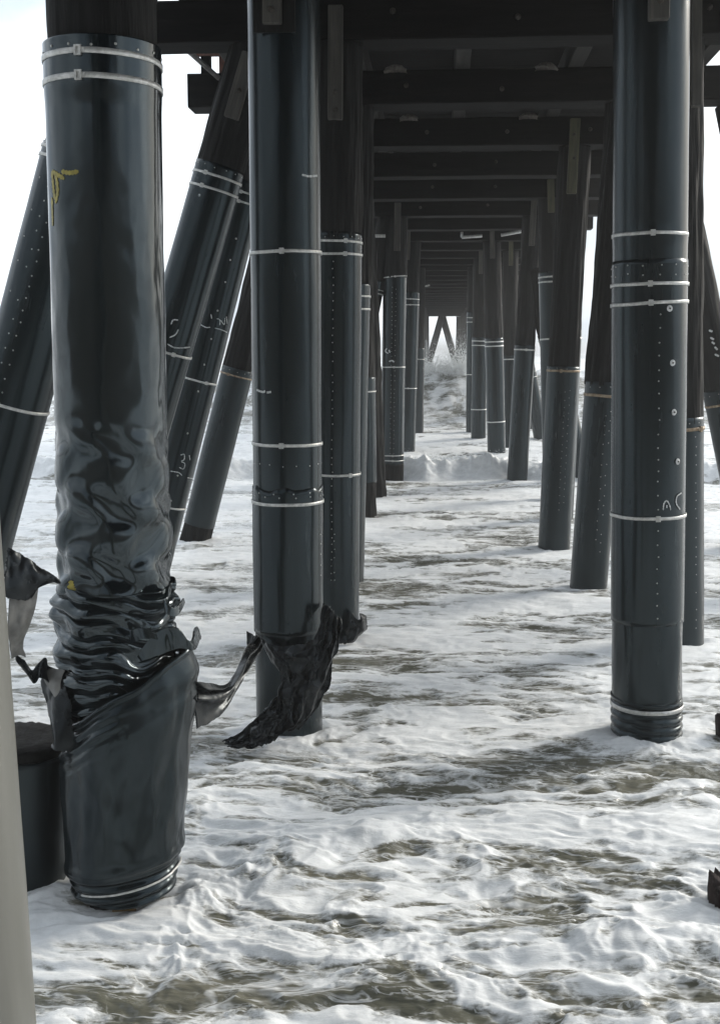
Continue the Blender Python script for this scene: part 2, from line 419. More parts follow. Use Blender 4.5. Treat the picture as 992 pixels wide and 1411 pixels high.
sheet('fold_loop', [[(180, 868, 5.22), (198, 866, 5.2), (215, 872, 5.2)], [(180, 888, 5.24), (200, 880, 5.2), (217, 882, 5.2)]], M['gloss'], fo, n=30, crumple=.006, thick=.012)
# lower flared sleeve with slanted top edge
zl0 = h.s(1262)
xt = lambda th: np.cos(th)
top_l = lambda th: h.s(970)+.20*np.cos(th)+.014*np.sin(3*th+1)+.006*np.sin(7*th)
cxl = lambda z: .028*hsst(1250, 1000, z)*0+.03+0*z
def lower(th, z):
    c, s_ = np.cos(th), np.sin(th); u = np.clip((z-zl0)/(h.s(930)-zl0), 0, 1.15)
    q = .272+.068*u**.75-.02*sst(.97, 1.15, u)*sst(-.2, .8, c)
    q = q+.010*pn(c*2.3+6, s_*2.3, z*3.2+1)*sst(.05, .4, u)+.004*pn(c*5, s_*5, z*7)
    q = q+.016*fbm(c*1.3+2, s_*1.3, z*1.6+4, 3)*sst(0, .25, u)
    q = q-.030*np.exp(-((th+1.9+.3*(z-h.s(1050)))/.5)**2)*np.exp(-((z-h.s(1020))/.16)**2)
    q = q-.014*np.exp(-((z-h.s(1010)-.16*c)/.05)**2)*sst(-.6, .6, c)+.012*np.sin(3*th+4*z)*sst(.3, .9, u)
    q = q-.045*np.exp(-((th+.95-.5*(z-h.s(1100)))/.24)**2)*np.exp(-((z-h.s(1100))/.22)**2)
    q = q+.020*np.exp(-((th+.70-.5*(z-h.s(1100)))/.16)**2)*np.exp(-((z-h.s(1100))/.25)**2)
    d = top_l(th)-z
    q = q-.050*(1-sst(-.02, .17, d))+.009*np.sin(2*np.pi*d/.062+1.2*pn(c*2, s_*2, 3))*(1-sst(.06, .30, d))*(1-sst(-.5, .5, c))
    q = q+.010*np.exp(-((d-.012)/.012)**2)
    zb = h.s(1212)+.05*c
    q = q+.010*np.exp(-((z-zb)/.035)**2)-.020*(1-sst(-.07, -.015, z-zb))+.008*np.sin((z-zb)*120+2*c)*(1-sst(-.05, 0, z-zb))
    return q
lo = revolve('lower_sleeve', zl0, top_l, lower, M['lower'], h.root, 200, 260, cx=lambda z: .018+.045*hsst(1250, 1000, z)*0+.045*np.clip((z-zl0)/1.1, 0, 1), cy=lambda z: -.035+0*z, thick=.007)
lo['label'] = 'loose flared lower sleeve with slanting top edge, standing in the foam'
for yy, tl in ((1241, .05),):
    V = MB(); pts = []
    T = np.linspace(-2.2, .3, 40) if yy < 1245 else np.linspace(-2.2, -.4, 40)
    for t in T:
        z = h.s(yy)+tl*math.cos(t); q = float(lower(np.array(t), np.array(z)))+.010
        pts.append((q*math.cos(t)+.021, q*math.sin(t)-.035, z))
    V.tube(pts, .006, 6); o = V.build('loose_band', M['band'], lo, True)
# inner skirt on the left, torn open
sheet('torn_flap', [[(92, 948, 5.3), (80, 940, 5.32), (68, 932, 5.36), (58, 940, 5.4)], [(96, 975, 5.24), (82, 972, 5.26), (70, 962, 5.3), (66, 975, 5.36)], [(99, 1005, 5.22), (88, 1010, 5.22), (76, 1008, 5.24), (73, 1020, 5.3)], [(112, 1045, 5.2), (98, 1042, 5.2), (84, 1036, 5.2), (70, 1028, 5.25)]], M['torn'], h.root, crumple=.02, seed=3, ragged=.6)
sheet('torn_flap', [[(18, 906, 5.0), (34, 910, 5.05), (45, 924, 5.1), (60, 910, 5.15), (66, 922, 5.2), (92, 928, 5.28)], [(22, 916, 4.98), (36, 934, 5.0), (48, 944, 5.05), (58, 934, 5.1), (70, 944, 5.16), (84, 952, 5.2)]], M['torn'], h.root, crumple=.02, seed=5, ragged=.5)
o = sheet('torn_flap', [[(58, 932, 5.18), (70, 924, 5.16), (88, 926, 5.14)], [(64, 945, 5.16), (74, 942, 5.14), (84, 938, 5.12)], [(76, 962, 5.15), (80, 956, 5.14), (83, 950, 5.13)]], M['torn_pale'], h.root, crumple=.012, seed=8)
o['label'] = 'pale inner face of the torn wrap'
o = sheet('torn_flap', [[(14, 815, 4.9), (30, 822, 4.95), (52, 812, 5.0)], [(12, 850, 4.88), (28, 852, 4.94), (44, 850, 5.0)], [(12, 880, 4.9), (24, 878, 4.95), (33, 885, 5.0)], [(16, 908, 4.95), (26, 905, 5.0), (34, 908, 5.05)]], M['torn_pale'], h.root, crumple=.015, seed=2)
o['label'] = 'pale grey strip of torn wrap hanging left of the pile'
o = sheet('torn_flap', [[(8, 760, 4.9), (30, 768, 4.95), (52, 784, 5.0), (70, 794, 5.0), (82, 806, 5.02)], [(8, 790, 4.86), (28, 798, 4.9), (50, 803, 4.95), (66, 802, 4.98), (80, 808, 5.0)], [(8, 826, 4.85), (28, 830, 4.9), (42, 826, 4.95), (54, 812, 4.98), (70, 806, 5.0)]], M['torn'], h.root, crumple=.025, seed=12, ragged=.5)
o['label'] = 'ragged black flap of wrap sticking out to the left'
o = sheet('torn_flap', [[(270, 938, 5.5), (290, 944, 5.6), (312, 944, 5.8), (326, 922, 6.0), (338, 896, 6.2), (346, 884, 6.3), (352, 874, 6.35)], [(270, 962, 5.48), (290, 962, 5.58), (314, 954, 5.75), (332, 928, 5.95), (341, 908, 6.15), (352, 896, 6.3), (358, 880, 6.35)], [(270, 1002, 5.5), (286, 996, 5.6), (306, 980, 5.75), (326, 948, 5.95), (343, 918, 6.15), (354, 902, 6.3), (361, 892, 6.35)]], M['torn'], h.root, n=80, crumple=.010, freq=6, seed=21, ragged=.3, pleat=.03, npl=2, alongi=True)
o['label'] = 'torn strip of wrap streaming out to the right above the foam'
kelp = MB()
# ---- L3, k=3
p = Pile('tall black wrapped pile with torn black wrap draped round its foot', 3*S, (391, 0), (399, 1005), r=.246)
p.post(0, r=.225)
p.sleeve(0, p.s(676), r=.243, ring=[(p.s(643), 16)], nails=[(-1.2, p.s(985), p.s(1000), .1)], dent=.004)
sl = p.sleeve(p.s(676)-.03, p.smax+.3, r=.246, dent=.003, ns=110)
lap = p.sleeve(p.s(880), p.s(676), r=.254, jag=.035, ring=[(p.s(688), 14), (p.s(681), 12)], nails=[(-.28, p.s(800), p.s(735), .075)], dent=.004, nt=96)
lap['label'] = 'lower wrap with a ragged upper edge lapped over the one above'
p.band(p.s(345), th=-1.55); p.band(p.s(615), th=-1.6); p.band(p.s(697), r=.254, th=-1.6, buckle=False)
p.batten(-.04, p.s(33), p.s(-75), w=.125, bolts=[p.s(14)])
mb = MB()
mb.box((-.17, -.262, p.s(43)), (.11, -.24, p.s(-75)), bev=.003); o = mb.build('notch_board', M['wood'], p.root)
p.strokes('scuff_mark', [[(416, 241), (426, 243), (437, 242)]], .016); p.strokes('scuff_mark', [[(354, 537), (362, 540), (366, 539)], [(368, 541), (374, 540)]], .016)
o = sheet('torn_wrap', [[(446, 832, 8.2), (455, 842, 8.05), (462, 850, 7.95), (470, 858, 7.95)],
  [(438, 868, 8.0), (446, 878, 7.9), (458, 890, 7.9), (466, 888, 8.0)],
  [(412, 912, 7.9), (425, 920, 7.85), (446, 925, 7.85), (456, 918, 8.0)],
  [(385, 945, 7.85), (402, 955, 7.8), (430, 960, 7.85), (450, 952, 8.0)],
  [(380, 985, 7.85), (396, 995, 7.8), (415, 992, 7.85), (432, 980, 8.0)],
  [(345, 1022, 7.8), (368, 1024, 7.75), (392, 1012, 7.8), (412, 1008, 7.95)]], M['torn'], p.root, n=130, crumple=.030, freq=7, seed=31, ragged=.8, pleat=.025, npl=4)
o['label'] = 'torn sheet of wrap hanging from the right side down to the foam'
sheet('torn_wrap', [[(352, 872, 8.1), (368, 886, 7.95), (390, 892, 7.9), (415, 888, 7.9), (440, 880, 7.95)], [(360, 886, 8.0), (372, 902, 7.9), (395, 912, 7.85), (420, 910, 7.85), (440, 905, 7.9)], [(374, 902, 7.95), (380, 920, 7.9), (400, 935, 7.85), (420, 935, 7.85), (436, 930, 7.9)]], M['torn'], p.root, n=70, crumple=.014, freq=6, seed=37, ragged=.4, pleat=.03, npl=3)
sheet('torn_wrap', [[(384, 905, 7.88), (388, 950, 7.85), (390, 1000, 7.8)], [(396, 920, 7.84), (402, 955, 7.8), (404, 1000, 7.78)]], M['torn'], p.root, n=40, crumple=.02, freq=9, seed=39, ragged=.3)
o = sheet('torn_wrap', [[(385, 955, 7.9), (362, 982, 7.8), (340, 1004, 7.7), (306, 1022, 7.6)], [(388, 975, 7.85), (370, 1000, 7.75), (346, 1020, 7.65), (312, 1028, 7.55)], [(392, 1000, 7.8), (376, 1022, 7.7), (350, 1032, 7.6), (320, 1032, 7.55)]], M['torn'], p.root, n=70, crumple=.030, freq=8, seed=41, ragged=.9, pleat=.02, npl=3, alongi=True)
o['label'] = 'tail of the torn wrap trailing in the water'
o = sheet('torn_wrap', [[(338, 872, 8.3), (346, 876, 8.28), (354, 880, 8.2)], [(342, 900, 8.3), (348, 896, 8.25), (358, 892, 8.15)]], M['torn'], p.root, n=30, crumple=.02, freq=9, seed=44)
# ---- L4
p = Pile('pile close behind the torn-footed one, bare wood above two steel bands', 4*S, (463, 60), (459, 880), r=.25)
p.post(0, rough=.018, nt=96, ns=260, r=.246)
p.sleeve(.3, p.s(318), ring=[(p.s(325), 18)], nails=[(-1.55, p.s(800), p.s(360), .073), (-1.45, p.s(800), p.s(730), .07)])
p.band(p.s(331), th=-1.1); p.band(p.s(349), th=-1.12); p.band(p.s(656), th=-.85)
p.batten(.02, p.s(165), p.s(8), w=.13, bolts=[p.s(128), p.s(152)])
sheet('torn_wrap', [[(484, 846, 10.7), (492, 856, 10.7), (497, 846, 10.75), (503, 850, 10.8)], [(478, 872, 10.65), (488, 880, 10.65), (494, 868, 10.7), (505, 866, 10.8)], [(462, 888, 10.65), (474, 890, 10.65), (488, 886, 10.7), (498, 874, 10.8)]], M['torn'], p.root, n=50, crumple=.04, freq=6, seed=50, ragged=.6)
# ---- L5, L7, L8
p = Pile('rough wooden pile fourth from the near left, wrapped below two close bands', 5*S, (487, 150), (474, 800))
p.post(0, rough=.03, nt=96, ns=220); p.sleeve(.2, p.s(389), r=.24); p.band(p.s(407), r=.24); p.band(p.s(425), r=.24)
p = Pile('slim left-row pile with one band, just right of the rough wooden pile', 7*S, (493, 250), (499, 711))
p.post(0, rough=.02); p.sleeve(1.2, p.s(520)); p.band(p.s(540))
p = Pile('knotty unwrapped wooden pile with ragged edge leaning right to a splayed foot', 8*S, (496, 250), (514, 686))
p.post(0, rough=.05, nt=64, ns=160); mb = MB()
# ---- L9
p = Pile('left-row pile with dotted nail rows, chalk figures and bands at top, middle and foot', 9*S, (545, 300), (540, 661), r=.245)
p.post(0, rough=.02, r=.25); p.sleeve(p.s(640), p.s(380), nails=[(t, p.s(625), p.s(395), .10) for t in (-1.72, -1.42)], nr=.0066)
p.band(p.s(381), tilt=.02); p.band(p.s(506)); p.band(p.s(628)); p.band(p.s(635))
p.batten(.05, p.s(346), p.s(280), w=.13)
p.strokes('chalk_mark', [[(533, 480), (531, 484), (535, 487)], [(536, 482), (537, 486)], [(536, 498), (540, 497), (543, 499)]], .03)
p = Pile('left-row pile with a close pair of bands, behind the chalk-marked one', 11*S, (568, 302), (559, 628), r=.235)
p.post(0, rough=.02); p.sleeve(.5, p.s(402)); p.band(p.s(412)); p.band(p.s(420)); p.band(p.s(535)); p.batten(-.1, p.s(358), p.s(318))
p = Pile('plain grey left-row pile beside the breaking wave with one band', 14.5*S, (577, 345), (574, 592), r=.235)
p.post(0); p.sleeve(.5, p.s(480), m='sleeve_matt'); p.band(p.s(495))
# ---- right row
p = Pile('big right-hand wrapped pile with four bands and pale washers', 3*S, (897, 0), (890, 1008), r=.249)
p.post(0, r=.225)
creas = lambda th, z: -.012*np.exp(-((th+.72)/.07)**2)*(1-sst(p.s(860), p.s(760), z))
up3 = p.sleeve(p.s(365), p.smax+.3, r=.250, rf2=lambda th, z: -.010*np.exp(-((z-p.s(120))/.02)**2)*np.exp(-((th-.1)/.5)**2)-.010*np.exp(-((z-p.s(8))/.02)**2)*np.exp(-((th-.1)/.5)**2)+.004*np.exp(-((z-p.s(325))/.03)**2))
sl = p.sleeve(p.s(858), p.s(358), r=.255, nails=[(-1.47, p.s(846), p.s(428), .085)], ring=[(p.s(366), 14), (p.s(379), 14)])
s3 = p.sleeve(p.s(966), p.s(850), r=.250, dent=.012, rf2=creas, part='lower_sleeve')
rf = lambda th, z: .232+.024*np.abs(np.sin(np.pi*(z/.062+.3*np.cos(th)+.2*pn(np.cos(th)*2, np.sin(th)*2, 3))))**.6
o = revolve('gathered_folds', 0.2, p.s(962), rf, M['sleeve'], p.root, 96, 90); o['label'] = 'folded foot of the wrap just above the water'
p.band(p.s(323), th=-1.66); p.band(p.s(392), r=.256, th=-1.72); p.band(p.s(418), r=.256, th=-1.7); p.band(p.s(711), r=.256, th=-1.48)
p.band(p.s(975), r=.25, th=-2.4, buckle=False, tilt=-.008, w=.03)
p.batten(.0, p.s(37), p.s(-75), w=.13, bolts=[p.s(12)])
p.r = .256
for q in ((922, 425), (926, 500), (928, 568), (933, 636)): p.disc(*q)
p.strokes('chalk_mark', [[(913, 703), (914, 694), (918, 690), (922, 697), (923, 703)], [(938, 679), (932, 684), (931, 694), (936, 702)], [(918, 700), (918, 696)]], .010, label='chalk squiggles on the wrap above the lowest band')
p.r = .249
p = Pile('right-hand pile half hidden behind the big one, sleeve below a rusty buckle band', 4*S, (929, 60), (932, 880), r=.25)
p.post(0, rough=.016, r=.243, nt=96, ns=220); p.sleeve(.3, p.s(575), ring=[(p.s(582), 14)], nails=[(-1.0, p.s(860), p.s(600), .085)], m='sleeve_matt')
p.band(p.s(591), 'rust', th=-.75, w=.03); p.batten(.13, p.s(155), p.s(8), w=.09)
p = Pile('leaning right-row pile with an orange rusty band and ragged wood above', 5*S, (861, 150), (811, 800), r=.22)
p.post(0, rough=.03, r=.215, nt=96, ns=200); p.sleeve(.2, p.s(526), m='sleeve_matt', ring=[(p.s(533), 12)], nails=[(-1.5, p.s(740), p.s(560), .12), (-1.25, p.s(770), p.s(560), .12)], nr=.0062)
p.band(p.s(545), 'rust', buckle=False, w=.034)
p = Pile('leaning right-row pile with yellowish batten and a tarnished band at mid height', 6*S, (792, 200), (763, 750), r=.225)
p.post(0, rough=.018, nt=80); p.sleeve(.2, p.s(505), m='sleeve_matt', ring=[(p.s(508), 10)], nails=[(-1.5, p.s(700), p.s(530), .10), (-1.2, p.s(690), p.s(530), .10)], nr=.0055)
p.band(p.s(511), 'rust', th=-1.8, w=.03); p.batten(-.04, p.s(270), p.s(168), w=.13, m='batten_y', bolts=[p.s(190), p.s(222)])
for i, (k, t, b, r_, sy, bands, bat, lab) in enumerate([
  (7, (792, 250), (772, 708), .21, 455, (466,), None, 'dark pile showing as a sliver between the two leaning right-row piles'),
  (8, (757, 272), (765, 684), .23, 375, (382, 389, 467), (295, 250), 'dark pile tucked behind the left edge of the yellow-battened leaning pile'),
  (9, (733, 305), (712, 664), .215, 476, (482,), (340, 272), 'right-row pile leaning inwards with its foot in the small breaker and one band'),
  (12, (703, 345), (701, 617), .22, 490, (495,), (367, 322), 'thin dark pile showing between two right-row piles near the breaker'),
  (11, (677, 318), (684, 628), .235, 466, (471, 477, 581), (357, 304), 'upright right-row pile with paired bands and a third near the water'),
  (13, (662, 345), (659, 606), .23, 465, (470, 476, 564), (378, 333), 'narrow right-row pile with paired bands beside the tunnel opening'),
  (14.4, (653, 360), (651, 597), .23, 430, (438, 444, 516), None, 'farthest banded right-row pile next to the big wave')]):
    p = Pile(lab, k*S, t, b, r=r_); p.post(0, rough=.018, nt=48, ns=90); p.sleeve(.2, p.s(sy), m='sleeve' if k > 9 else 'sleeve_matt', nt=40)
    for yb in bands: p.band(p.s(yb), w=.03, buckle=k < 10)
    if bat: p.batten(.0, p.s(bat[0]), p.s(bat[1]), w=.12, m='batten_y' if k in (8, 12) else 'batten')
# ---- raking (batter) piles
g2 = 'raking piles braced against the pier'
p = Pile('raking pile at the left edge with nailed lap seam, in front of open sky', 3*S, (113, 200), (18, 560), r=.255, group=g2, name='raking_pile')
p.post(0); p.sleeve(0, p.s(196), seam=-1.75, nails=[(-1.62, p.s(760), p.s(230), .09), (-1.85, p.s(700), p.s(230), .12), (-2.2, p.s(560), p.s(240), .2)], nr=.006, nt=120)
p.band(p.s(203), buckle=False); p.band(p.s(215), buckle=False); p.band(p.s(560), th=-1.8)
p = Pile('raking pile with two bands, a batten and a chalk C, against white sky', 4*S, (301, 240), (240, 454), r=.228, group=g2, name='raking_pile')
p.post(0, rough=.014, r=.222, nt=96, ns=200); p.sleeve(0, p.s(222), ring=[(p.s(228), 14)])
p.band(p.s(238), th=-1.85); p.band(p.s(256), th=-1.85); p.band(p.s(484), th=-1.1)
p.batten(.03, p.s(160), p.s(70), w=.13, bolts=[p.s(122)])
p.strokes('chalk_mark', [[(246, 441), (239, 441), (236, 447)], [(246, 454), (242, 461), (234, 465)], [(231, 474), (242, 479), (262, 478)]], .013, label='white chalk C above a chalk line')
p.disc(275, 269, .012)
p = Pile('second raking pile with chalk lettering and a chalk figure 3, mostly behind the first', 5*S, (365, 146), (278, 500), r=.23, group=g2, name='raking_pile')
p.post(0, rough=.014); p.sleeve(0, p.s(245), nails=[(-1.2, p.s(690), p.s(290), .30)], nr=.011)
p.band(p.s(262)); p.band(p.s(275)); p.band(p.s(524), th=-.9); p.band(p.s(700))
p.strokes('chalk_mark', [[(292, 439), (291, 433)], [(299, 439), (303, 441), (303, 448)], [(304, 441), (309, 447), (310, 438)], [(312, 436), (313, 446)], [(276, 447), (284, 451), (290, 451)], [(296, 452), (304, 454), (313, 458)]], .012, label='chalk letters over a broken chalk line')
p.strokes('chalk_mark', [[(249, 627), (254, 626), (254, 633), (250, 635)], [(250, 636), (255, 639), (253, 646), (247, 644)], [(261, 627), (262, 634)], [(235, 649), (246, 651), (251, 655)], [(258, 658), (266, 659)]], .012, label='chalk figure 3 over a chalk line')
p = Pile('third raking pile, bare wood above a nailed band, foot showing in the foam', 6*S, (330, 500), (268, 750), r=.225, group=g2, name='raking_pile')
p.post(0, rough=.02, nt=80); p.sleeve(.9, p.s(508), m='sleeve_matt', ring=[(p.s(512), 12)], nr=.0055); p.band(p.s(518), 'rust', th=-1.9)
p = Pile('raking pile leaning out at the top right corner', 5*S, (1014, 148), (1070, 430), r=.24, group=g2, name='raking_pile')
p.post(0); p.sleeve(.2, p.s(520))
p = Pile('raking pile at the right edge with white flecks and one pale band', 6*S, (925, 207), (1003, 597), r=.235, group=g2, name='raking_pile')
p.post(0, rough=.014); p.sleeve(.2, p.s(535), m='sleeve_matt', ring=[(p.s(541), 12)]); p.band(p.s(555), 'rust', buckle=False, w=.03)
p.strokes('bird_lime', [[(976, 455), (981, 457)], [(978, 465), (983, 468)], [(984, 478), (988, 482)], [(980, 471), (984, 474)], [(984, 488), (990, 491)]], .03)
for k, t, b, yb, lab in ((9, (716, 302), (803, 661), 467, 'thin raking pile slanting down behind the breaker pile'), (13, (698, 348), (745, 603), 520, 'faraway raking pile with its foot right of the breaker pile'), (15, (690, 372), (736, 592), 530, 'farthest raking pile on the right, pale with spray')):
    p = Pile(lab, k*S, t, b, r=.22, group=g2, name='raking_pile'); p.post(0, None if k > 9 else p.s(372), nt=40, ns=60); p.sleeve(.2, p.s(yb-8), nt=40); p.band(p.s(yb), buckle=False)
for k, t, b, lab in ((8, (440, 277), (340, 684), 'raking pile behind the left row, hidden but for a sliver'), (9, (500, 302), (452, 500), 'raking pile seen in the slit left of the chalk-marked pile'),):
    p = Pile(lab, k*S, (528, 330), (500, 470), r=.22, group=g2, name='raking_pile') if k == 9 else None
    if p: p.post(0, nt=40, ns=60); p.sleeve(.2, p.s(385), nt=40); p.band(p.s(398)); p.band(p.s(403)); p.band(p.s(475))
# ---- near left pile, k=1, its sky sheen painted grey
p = Pile('smooth pile closest to the camera, sky sheen painted pale grey, cut by the left edge', S, (-182, 300), (-100, 1250), r=.25)
p.post(0, r=.235); o = p.sleeve(0, p.smax, m='grey'); o['label'] = 'smooth wrap with its sky reflection painted in as pale grey'
# ---- far piles that line the tunnel
def far_pile(X, Y, lab, grp, lean=0):
    Q = empty('pile', (X, Y, -.6), lab, 'pile', grp)
    rf = lambda th, z: .235+.012*fbm(np.cos(th)*3+X*9, np.sin(th)*3+Y, z, 3)
    revolve('post', 0, 6.1, rf, M['wood'], Q, 24, 20, thick=0, captop=True)
    revolve('sleeve', .3, 4.2-random.uniform(0, .8), lambda th, z: .25+0*z*th, M['sleeve_matt'], Q, 24, 4, thick=0)
    return Q
GL, GR = 'far left-row piles lining the tunnel beyond the wave', 'far right-row piles lining the tunnel beyond the wave'
for k in list(range(16, 35, 2)):
    far_pile(-1.28+random.uniform(-.06, .06), k*S, 'dim far left-row pile lining the tunnel towards the light gap', GL)
    far_pile(1.75+random.uniform(-.06, .06), k*S, 'dim far right-row pile lining the tunnel towards the light gap', GR)
# end bent: A-frame and outer piles
for sx, lab in ((-1, 'left leg of the A shaped end frame against the bright gap'), (1, 'right leg of the A shaped end frame against the bright gap')):
    Y = 35*S; a = P(609+sx*2, 441, Y+.3*sx); b = P(609+sx*17, 495, Y+.3*sx); d = (a-b).normalized(); b = b-d*((b.z+1)/d.z)
    Q = empty('raking_pile', b, lab, 'pile', 'legs of the far A frame'); L = (5.52+1)/d.z
    Q.rotation_euler = (0, math.atan2(d.x, d.z), 0)
    revolve('post', 0, L, lambda th, z: .27+.012*fbm(np.cos(th)*3, np.sin(th)*3+sx, z, 3), M['wood'], Q, 24, 20, thick=0, captop=True)
for px in (585, 632): 
    q = P(px, 470, 35*S); far_pile(q.x, 35*S, 'pile %s of the far A frame' % ('left' if px < 600 else 'right'), 'piles flanking the far A frame')
# ---- stumps
p = Pile('broken black pile stump standing beside the large crumpled pile', 5.62, (30, 1020), (28, 1253), r=.245, name='pile_stump', cat='stump', group='broken pile stumps')
p.post(0, p.s(1050), m='wood', rough=.008, r=.24, jag=.008, nt=90, ns=60)
s_ = p.sleeve(.2, p.s(1066), m='sleeve_matt', r=.247, part='wrap')
p = Pile('jagged reddish wooden stump at the lower right edge in the foam', 5.66, (1010, 1200), (1012, 1262), r=.13, name='pile_stump', cat='stump', group='broken pile stumps')
p.post(0, p.s(1222), m='redwood', rough=.03, r=.12, jag=.10, nt=160, ns=60)
p = Pile('small rusty stump barely showing at the right edge', 8.2, (1003, 960), (1004, 1008), r=.08, name='pile_stump', cat='stump', group='broken pile stumps')
p.post(0, p.s(980), m='redwood', rough=.02, r=.075, jag=.04, nt=60, ns=30)

# ------------------------------------------------------------------ pier superstructure
def rough_beam(x0, x1, y0, y1, z0, z1, axis, m, name, seed, parent=None):
    n = 40 if axis == 'x' else 60
    prof = []
    e = .012
    if axis == 'x': c = [(y0+e,z0),(y1-e,z0),(y1,z0+e),(y1,z1-e),(y1-e,z1),(y0+e,z1),(y0,z1-e),(y0,z0+e)]; L = np.linspace(x0, x1, n)
    else: c = [(x0+e,z0),(x1-e,z0),(x1,z0+e),(x1,z1-e),(x1-e,z1),(x0+e,z1),(x0,z1-e),(x0,z0+e)]; L = np.linspace(y0, y1, n)
    v = []; 
    for i, t in enumerate(L):
        for j, (a, b) in enumerate(c):
            a2 = a+.006*float(pn(t*1.3+seed, j*.7, 1.5)); b2 = b+.006*float(pn(t*1.3+seed, j*.7, 7.5))
            v.append((t, a2, b2) if axis == 'x' else (a2, t, b2))
    f = [(i*8+j, i*8+(j+1) % 8, (i+1)*8+(j+1) % 8, (i+1)*8+j) for i in range(n-1) for j in range(8)]
    f += [tuple(range(8))[::-1], tuple((n-1)*8+j for j in range(8))]
    mb = MB(); mb.add(v, f); return mb.build(name, M[m], parent)
ZC0, ZC1 = 5.52, 5.885
ordn = ['nearest', 'second', 'third', 'fourth', 'fifth', 'sixth', 'seventh', 'eighth', 'ninth', 'tenth', 'eleventh', 'twelfth']
for k in range(-6, 36):
    if k < 2 and k % 2: continue
    Y = k*S
    lab = ('heavy dark timber cross beam, %s from the camera' % ordn[k-4]) if 4 <= k <= 15 else ('dim timber cross beam deep in the tunnel' if k > 15 else 'timber cross beam overhead, outside the picture')
    Q = empty('cross_beam', (0, 0, 0), lab, 'beam', 'timber cross beams under the deck' if 4 <= k <= 15 else ('cross beams deep in the tunnel' if k > 15 else 'cross beams overhead behind the view'))
    b = rough_beam(-2.9, 3.4, Y-.21, Y+.21, ZC0, ZC1, 'x', 'beam', 'beam', k*3.7, Q)
    if 4 <= k <= 9:
        for q in (-1.9, -.3, .8, 2.1):
            mb = MB(); mb.dome((q+random.uniform(-.2, .2), Y-.212, ZC0+.12+random.uniform(0, .12)), (0, -1, 0), .03, .025); mb.build('bolt', M['bolt'], Q)
for X, nm in ((-2.3, 'leftmost stringer under the deck at its seaward left edge'), (-.95, 'stringer under the deck above the left row of piles'), (.2, 'middle stringer under the deck running down the tunnel'), (1.45, 'stringer under the deck above the right row of piles'), (2.8, 'rightmost stringer under the deck near its right edge')):
    o = rough_beam(X-.085, X+.085, -18, 97.2, ZC1+.003, ZC1+.30, 'y', 'beam_y', 'stringer', X*5)
    tag(o, nm, 'stringer', 'long stringers under the deck')
mb = MB(); y = -18; i = 0
while y < 97.2:
    dz = random.uniform(0, .008); mb.box((-2.6+random.uniform(-.02, .02), y, ZC1+.304+dz), (3.1+random.uniform(-.02, .02), y+.290, ZC1+.38+dz)); y += .29; i += 1
dk = mb.build('pier_deck', M['beam'])
tag(dk, 'dark plank deck roofing the tunnel of piles', 'deck')
# bracket at the left end of the second cross beam
Q = empty('walkway_bracket', P(290, 100, 5*S-.1), 'small steel bracket with slanting strut above the projecting beam end, against the sky', 'bracket')
def loc(pts): return [Vector(q)-Q.location for q in pts]
mb = MB(); mb.tube(loc([P(246, 58, 4.6*S), P(302, 108, 4.9*S)]), .028, 6); mb.build('strut', M['steel'], Q)
mb = MB(); mb.tube(loc([P(268, 60, 4.75*S), P(262, 68, 4.75*S), P(275, 68, 4.75*S)]), .02, 6); mb.build('clip', M['steel'], Q)
mb = MB(); a = loc([P(285, 120, 4.95*S), P(285, 50, 4.95*S)]); mb.box((a[0].x-.055, a[0].y-.04, a[0].z), (a[0].x+.055, a[0].y+.04, a[1].z), bev=.004); mb.build('upright', M['beam'], Q)
mb = MB(); a = loc([P(308, 110, 4.95*S), P(308, 50, 4.95*S)]); mb.box((a[0].x-.04, a[0].y-.04, a[0].z), (a[0].x+.04, a[0].y+.04, a[1].z), bev=.004); mb.build('rusty_upright', M['rusty'], Q)
mb = MB(); a = loc([P(270, 76, 4.95*S), P(318, 66, 4.95*S)]); mb.box((a[0].x, a[0].y-.05, a[0].z-.02), (a[1].x, a[0].y+.01, a[0].z+.05), bev=.004); mb.build('rail', M['rusty'], Q)
# mud nests and lime on the beams
for (px, py, k, lab) in ((545, 98, 5, 'pale mud nest on top of the second beam, left of centre'), (752, 97, 5, 'pale mud nest on top of the second beam, right of centre'), (563, 163, 6, 'pale mud nest on the third beam, near the left piles'), (728, 166, 6, 'flat mud nest on the third beam, near the right piles')):
    c = P(px, py+4, k*S-.21); c = Vector((c.x, c.y, ZC1-.02))
    th = TH(24)[None, :]; t = np.linspace(0, 1, 12)[:, None]
    r = (.10*np.sqrt(np.clip(1-t**2, 0, 1))+.004)*(1+.3*pn(np.cos(th)*2+px, np.sin(th)*2, t*3))
    V = np.stack([r*np.cos(th)*1.2, r*np.sin(th)*.6, -.02+.10*t+0*th], -1)
    o = link('mud_nest', grid_mesh('mud_nest', V, True), M['nest']); o.location = c+Vector((0, .0, .0)); tag(o, lab, 'nest', 'mud nests on the beams')
for a, b, k, lab in (((636, 327), (664, 325), 10, 'short grey pipe under the beams left of the right row'), ((690, 324), (718, 319), 9.6, 'short grey pipe joining two right-row piles under the beams'), ((514, 325), (531, 325), 9, 'short grey pipe left of the chalk-marked pile'), ((576, 396), (592, 393), 19, 'tiny far grey pipe on the left tunnel side')):
    mb = MB(); pa, pb = P(*a, k*S-.3), P(*b, k*S-.3); mb.tube([pa, pa.lerp(pb, .5), pb], .035, 10)
    if k == 10: mb.tube([pa, pa+Vector((0, 0, .12))], .03, 8)
    tag(mb.build('pipe', M['pipe'], None, True), lab, 'pipe', 'short pipes under the deck')

